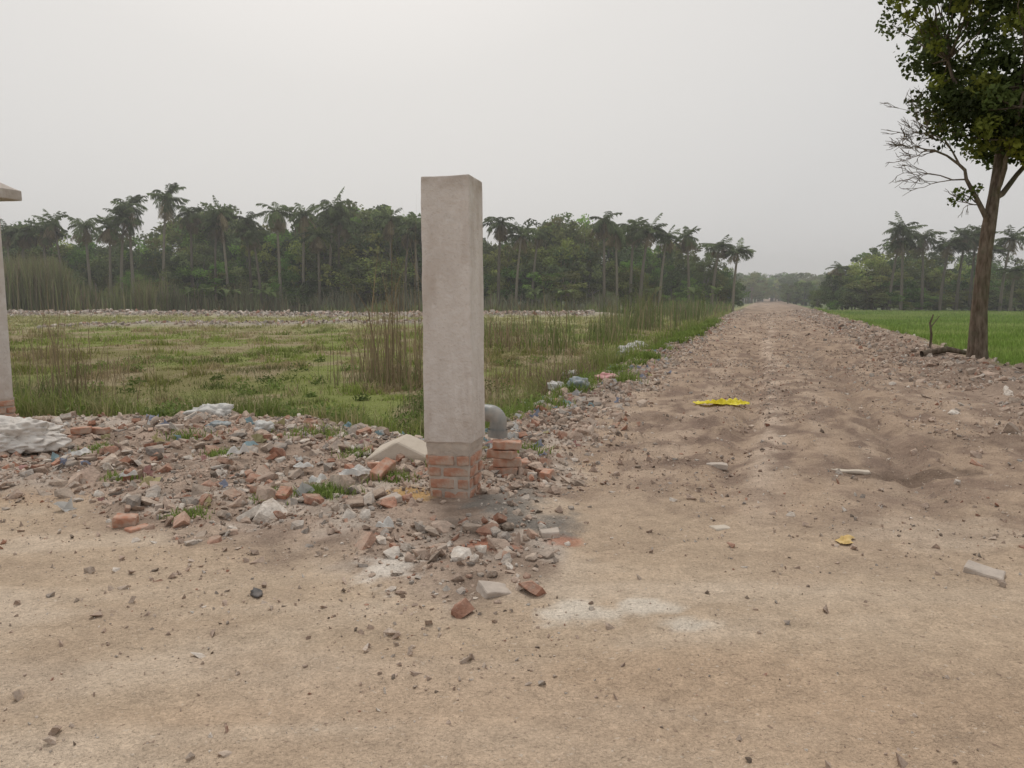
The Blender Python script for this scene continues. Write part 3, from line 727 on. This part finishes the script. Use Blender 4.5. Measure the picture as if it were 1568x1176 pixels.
def brick_base(parent, w, z0, z1, taper, course=.10):
    mk_obj('mortar_core', box_mesh('mortar_core', w*.965, w*.965, z0-.1, z1+.01, M_mortar, 5, .010, .004, taper, 3), parent)
    nC = max(3, int(round((z1-z0)/course))); ch = (z1-z0)/nC; k = 0
    for c in range(nC):
        ww = w*(taper+(1-taper)*(c+.5)/nC)
        for side in range(4):
            lens = [ww*.64, ww*.32] if (c+side) % 2 else [ww*.32, ww*.64]
            off = -ww*.49
            for L in lens:
                me = box_mesh('brick', L-.018, .06, 0, ch-.020, M_brick, 3, .008, .012, 1, k*1.3+side, 9)
                o = mk_obj('brick_%d_%d_%d' % (c, side, k), me, parent); k += 1
                ang = side*math.pi/2
                lx, ly = off+L/2, -ww*.5+.03-.002*side-random.uniform(-.002, .014)
                o.location = (lx*math.cos(ang)-ly*math.sin(ang), lx*math.sin(ang)+ly*math.cos(ang), z0+c*ch+.006+random.uniform(-.004, .004)); o.rotation_euler = (0, random.uniform(-.03, .03), ang+random.uniform(-.05, .05))
                off += L+.004
post = empty('concrete_gate_post', (-.46, 6.16, 0)); post.rotation_euler = (0, math.radians(-.15), math.radians(-12.6))
mk_obj('plastered_shaft', box_mesh('plastered_shaft', .385, .385, .455, 2.51, M_plaster, 8, .007, .009, 1.03, 1, 3), post)
brick_base(post, .372, -.02, .365, .86)
mk_obj('mortar_collar', box_mesh('mortar_collar', .385, .385, .345, .46, M_mortar, 5, .016, .008, .95, 5), post)
post2 = empty('capped_gate_post', (-6.50, 9.45, 0)); post2.rotation_euler = (0, 0, math.radians(-12))
mk_obj('plastered_shaft', box_mesh('plastered_shaft', .40, .40, .33, 2.78, M_plaster, 8, .004, .010, 1.0, 8, 3), post2)
brick_base(post2, .42, -.02, .33, 1.0)
mk_obj('cap_slab', box_mesh('cap_slab', .74, .74, 2.775, 2.90, M_plaster, 4, .004, .012, 1, 9), post2)
bm = bmesh.new(); b = [bm.verts.new((sx*.35, sy*.35, 2.898)) for sx, sy in ((-1, -1), (1, -1), (1, 1), (-1, 1))]; t = [bm.verts.new((sx*.14, sy*.14, 3.03)) for sx, sy in ((-1, -1), (1, -1), (1, 1), (-1, 1))]
for i in range(4): bm.faces.new((b[i], b[(i+1) % 4], t[(i+1) % 4], t[i]))
bm.faces.new(t); me = bpy.data.meshes.new('cap_top'); bm.to_mesh(me); bm.free(); me.materials.append(M_plaster); mk_obj('cap_top', me, post2)

# ------------------------------------------------------------ debris pieces
def hz(x, y): return float(height(np.array([x]), np.array([y]))[0])
def brick(x, y, yaw, dz=0, sx=.21, sy=.10, sz=.07, tilt=(0, 0), mat=M_brick, name='loose_brick'):
    me = box_mesh(name, sx, sy, 0, sz, mat, 3, .012, .010, 1, random.random()*20, 9)
    o = mk_obj(name, me, None, (x, y, hz(x, y)-.008+dz)); o.rotation_euler = (tilt[0], tilt[1], yaw); return o
brick(-2.72, 5.28, .2, 0, .15, .10, .09, (.1, .1)); brick(-2.6, 5.2, .9, -.02, .15, .09, .05)
brick(-5.0, 8.6, .1); brick(-4.75, 8.75, -.3, .02); brick(-4.0, 8.9, .15, 0, .3, .1, .08, mat=M_mortar); brick(-4.9, 8.65, .3, .07)
brick(-1.12, 6.55, 1.1, .03, .25, .11, .10, (.3, -.35)); brick(-1.22, 6.8, .4, .0, .14, .1, .08); brick(-.92, 5.72, .6, 0, .16, .10, .05, (.1, -.2), M_mortar)
for i, (dz, yw, dx) in enumerate([(0, -.2, 0), (.078, -.05, .03), (.156, -.4, -.02), (.234, -.12, .02)]): brick(-.07+dx, 6.75, yw, dz, .25, .12, .072)
brick(.06, 7.0, .5, 0, .2, .1, .07, (.2, .1)); brick(.3, 6.6, 1.2, .02, .16, .1, .07)
brick(2.72, 4.3, -.6, -.01, .20, .12, .05, (.15, .2), M_mortar, 'stone_block'); brick(3.1, 6.95, -.12, .01, .36, .08, .03, (0, .05), M_conc, 'concrete_lath')
brick(-.1, 4.02, .5, -.02, .18, .13, .06, (.15, .3), M_mortar, 'stone_block'); brick(.25, 4.95, .1, 0, .13, .09, .05, mat=M_mortar, name='stone_block')
brick(1.45, 5.2, .3, -.02, .13, .11, .04, mat=M_conc, name='stone_block'); brick(1.95, 7.2, -.3, 0, .2, .08, .05, mat=M_mortar, name='stone_block')
bm = bmesh.new()
for p in [(-.32, -.10, 0), (.30, -.14, 0), (.34, .2, 0), (-.26, .25, 0), (-.30, -.12, .07), (.30, -.15, .09), (.02, -.1, .23), (.06, .2, .24), (-.24, .24, .12), (.33, .2, .10)]: bm.verts.new(p)
bmesh.ops.convex_hull(bm, input=bm.verts)
bmesh.ops.bevel(bm, geom=list(bm.edges), offset=.012, segments=1, affect='EDGES')
bmesh.ops.triangulate(bm, faces=bm.faces)
me = bpy.data.meshes.new('broken_concrete_slab'); bm.to_mesh(me); bm.free(); me.materials.append(M_conc)
o = mk_obj('broken_concrete_slab', me, None, (-1.08, 7.25, hz(-1.08, 7.25)-.02)); o.rotation_euler = (.05, -.06, -.1)
N = 60; x = R.uniform(-5, -.9, N); y = R.uniform(5.4, 9.3, N); stones('concrete_chunks', x, y, R.uniform(.10, .22, N), pal(N, [.8, 3, 1, 3, 1, 3, 0, 3]), ROCKS, .2, False)
def crumple(name, x, y, sx, sy, sz, mat, yaw=0, amp=.35, seed=0, dz=0, sub=4, fold=0):
    bm = bmesh.new(); bmesh.ops.create_icosphere(bm, subdivisions=sub, radius=.5)
    for v in bm.verts:
        o_ = Vector((seed, seed*2, 3)); n = 1+amp*(mnoise.noise(v.co*3.2+o_))+amp*.7*abs(mnoise.noise(v.co*8+o_))+amp*.2*mnoise.noise(v.co*20+o_)
        if fold:
            q = v.co.copy(); q.x += .3*mnoise.noise(v.co*3+o_); n += fold*(1-2*abs(mnoise.noise(Vector((q.x*5+q.y*3, q.y*9, seed)))))
        v.co *= n; v.co = Vector((v.co.x*sx, v.co.y*sy, max(v.co.z, -.3)*sz))
    for f in bm.faces: f.smooth = True
    me = bpy.data.meshes.new(name); bm.to_mesh(me); bm.free(); me.materials.append(mat)
    o = mk_obj(name, me, None, (x, y, hz(x, y)+sz*.25+dz)); o.rotation_euler = (0, 0, yaw); return o
crumple('white_sack', -5.15, 7.75, .95, .6, .36, M_sack, .12, .42, 3, .02, 6, .09)
crumple('plastic_bag', -4.0, 10.1, .5, .3, .22, M_white, .1, .6, 7); crumple('plastic_bag', -3.55, 9.2, .22, .16, .10, M_blue, .1, .5, 8)
crumple('plastic_bag', 1.1, 12.6, .34, .28, .22, M_blue, .3, .4, 11, .06); crumple('pink_cloth', 1.75, 14.3, .42, .3, .16, M_pink, .3, .6, 12, .05)
crumple('plastic_bag', 1.15, 15.2, .3, .3, .22, M_white, .3, .5, 13, .2); crumple('plastic_bag', 3.9, 25.5, .7, .6, .35, M_white, .3, .6, 14, .1)
crumple('plastic_bag', 4.5, 27.5, .6, .6, .3, M_white, .3, .6, 15, .1); crumple('plastic_bag', .75, 13.4, .25, .3, .2, M_white, .3, .5, 16, .05)
crumple('plastic_bag', 3.0, 21, .4, .4, .25, M_grey, .3, .5, 17, .1); crumple('plastic_bag', -2.9, 8.9, .2, .2, .14, M_white, .3, .5, 18, 0)
crumple('black_plastic_scrap', -1.38, 4.0, .05, .11, .04, M_black, .5, .6, 20, 0, 3)
a = Acc(); pts = []
for t in np.linspace(0, math.pi/2, 9): pts.append((-.07+.08*math.sin(t), 0, -.02-.08*(1-math.cos(t))))
pts = [(-.24, 0, -.02), (-.15, 0, -.02)]+pts+[(.01, 0, -.16), (.01, 0, -.22)]
V, F = tube(pts, [.078]*len(pts), 20); a.add(V, F, (.5, .5, .5))
for (p0, p1) in [((-.25, 0, -.02), (-.19, 0, -.02)), ((.01, 0, -.16), (.01, 0, -.23))]:
    V, F = tube([p0, p1], [.090, .090], 20); a.add(V, F, (.5, .5, .5))
o = mk_obj('grey_pipe_elbow', a.mesh('grey_pipe_elbow', M_grey, True), None, (-.13, 6.92, hz(-.1, 6.9)+.53)); o.rotation_euler = (0, .05, -.25)
def sheet(name, x, y, L, W, mat, yaw, amp=.05, seed=0, dz=.02, n=40, arch=0, fr=9, pinch=.45, smooth=False):
    V = []; F = []; nyy = max(6, n//3 if arch < .2 else n//2)
    for j in range(nyy):
        for i in range(n):
            u = i/(n-1)-.5; v = j/(nyy-1)-.5
            w = W*(1-pinch*abs(math.sin(u*5+seed)))*(1-abs(2*u)**6*.5)
            p = Vector((u*L, v*w, 0)); ed = 1-max(abs(2*u), abs(2*v))**4
            V.append((p.x+.06*L*mnoise.noise(Vector((v*4, seed, 5))), p.y+.1*W*mnoise.noise(Vector((u*4, seed, 0))), amp*(.3+.7*ed)*(abs(mnoise.noise(Vector((u*L*fr, v*W*fr, seed))))*1.8+.5*mnoise.noise(Vector((u*L*fr*2.4, v*W*fr*2.4, seed))))+arch*max(0, .25-v*v)*ed*.8+amp*.2))
    for j in range(nyy-1):
        for i in range(n-1): k = j*n+i; F.append((k, k+1, k+n+1, k+n))
    me = mk_mesh(name, V, F, None, smooth, mat); o = mk_obj(name, me, None, (x, y, hz(x, y)+dz)); o.rotation_euler = (0, 0, yaw)
sheet('yellow_plastic_wrapper', 3.08, 11.2, .80, .30, M_yellow, -.03, .06, 2, .015, 50, .1)
for i, (x, y, L, W, yw) in enumerate([(-1.35, 6.55, .30, .2, .3), (-1.9, 6.9, .2, .14, -.4), (-1.6, 6.2, .16, .12, 1.0), (-2.6, 7.2, .2, .1, .2), (-3.3, 6.5, .14, .1, .7), (-.85, 5.0, .12, .09, .2), (-4.2, 7.4, .2, .12, 1.2)]):
    sheet('paper_scrap', x, y, L, W, M_white, yw, .06, 3+i*2, .04, 24, .1)
M_tan = simple('tan_wrapper', (.55, .38, .14), (.66, .48, .22), 9, .6, None)
sheet('tan_wrapper', 2.16, 4.85, .18, .12, M_tan, 1.0, .03, 4, .01, 24)
LC = np.array([[.65, .65, .63], [.6, .6, .6], [.30, .42, .46], [.6, .36, .33], [.55, .5, .28], [.35, .38, .48], [.7, .7, .68]])
N = 300; s_ = 7+R.uniform(0, 1, N)**1.4*40; l_ = R.normal(-2.9, .45, N); x, y = from_ls(l_, s_)
x = np.concatenate([x, R.uniform(-5.5, -.8, 45)]); y = np.concatenate([y, R.uniform(5.6, 9.5, 45)]); N = len(x)
pos = np.stack([x, y, height(x, y)+.04], 1); cr = []
for k in range(4):
    g = np.array([[i/3-.5, j/3-.5, 0] for j in range(4) for i in range(4)]); g += R.normal(0, .12, g.shape)*np.array([.6, .6, 1.6])
    cr.append((g, np.array([[j*4+i, j*4+i+1, j*4+i+5, j*4+i+4] for j in range(3) for i in range(3)])))
V, F, C = merge(cr, pos, rotmats(N, False, .5), np.full((N, 3), 1)*R.uniform(.04, .13, (N, 1)), LC[R.integers(0, len(LC), N)]*R.uniform(.6, .95, (N, 1)))
mk_obj('plastic_litter', mk_mesh('plastic_litter', V, F, C, False, M_grass))

# ------------------------------------------------------------ sky & light
EL, AZ = 62, -12
w = bpy.data.worlds.new('World'); scene.world = w; w.use_nodes = True; nt = w.node_tree; nt.nodes.clear()
sky = N_(nt, 'ShaderNodeTexSky', sky_type='NISHITA'); sky.sun_disc = False
sky.sun_elevation = math.radians(EL); sky.sun_rotation = math.radians(AZ); sky.dust_density = 6; sky.air_density = 1.5
hs = N_(nt, 'ShaderNodeHueSaturation'); hs.inputs['Saturation'].default_value = .25; nt.links.new(sky.outputs[0], hs.inputs['Color'])
tc = N_(nt, 'ShaderNodeTexCoord')
sd = Vector((math.cos(math.radians(40))*math.sin(math.radians(AZ)), math.cos(math.radians(40))*math.cos(math.radians(AZ)), math.sin(math.radians(40))))
dp = N_(nt, 'ShaderNodeVectorMath', operation='DOT_PRODUCT'); dp.inputs[1].default_value = sd
nn = N_(nt, 'ShaderNodeVectorMath', operation='NORMALIZE'); nt.links.new(tc.outputs['Generated'], nn.inputs[0]); nt.links.new(nn.outputs[0], dp.inputs[0])
rp = N_(nt, 'ShaderNodeValToRGB'); nt.links.new(dp.outputs['Value'], rp.inputs[0])
e = rp.color_ramp.elements; e[0].position = 0; e[0].color = (.66, .66, .66, 1); e[1].position = 1; e[1].color = (1.0, .955, .91, 1)
q = e.new(.72); q.color = (.70, .69, .68, 1); q = e.new(.90); q.color = (.81, .785, .755, 1)
sc = N_(nt, 'ShaderNodeVectorMath', operation='SCALE'); sc.inputs['Scale'].default_value = 10.; nt.links.new(rp.outputs[0], sc.inputs[0])
mx = mixc(nt, .92, hs.outputs[0], sc.outputs[0])
bg = N_(nt, 'ShaderNodeBackground'); bg.inputs['Strength'].default_value = .1; nt.links.new(mx, bg.inputs[0])
out = N_(nt, 'ShaderNodeOutputWorld'); nt.links.new(bg.outputs[0], out.inputs[0])
sl = bpy.data.lights.new('sun', 'SUN'); sl.energy = 1.2; sl.angle = math.radians(12); sl.color = (1, .95, .88)
so = mk_obj('sun', sl); dirv = Vector((math.cos(math.radians(EL))*math.sin(math.radians(AZ)), math.cos(math.radians(EL))*math.cos(math.radians(AZ)), math.sin(math.radians(EL))))
so.rotation_euler = dirv.to_track_quat('Z', 'Y').to_euler(); so.location = (0, 0, 30)
cd = bpy.data.cameras.new('camera'); cd.sensor_width = 36; cd.lens = 27.09; cd.clip_end = 3000; cd.clip_start = .05
co = mk_obj('camera', cd, None, (0, 0, 1.6)); co.rotation_euler = (math.radians(90-6.48), 0, 0)
scene.camera = co
scene.view_settings.view_transform = 'Standard'; scene.view_settings.look = 'None'; scene.view_settings.exposure = 0
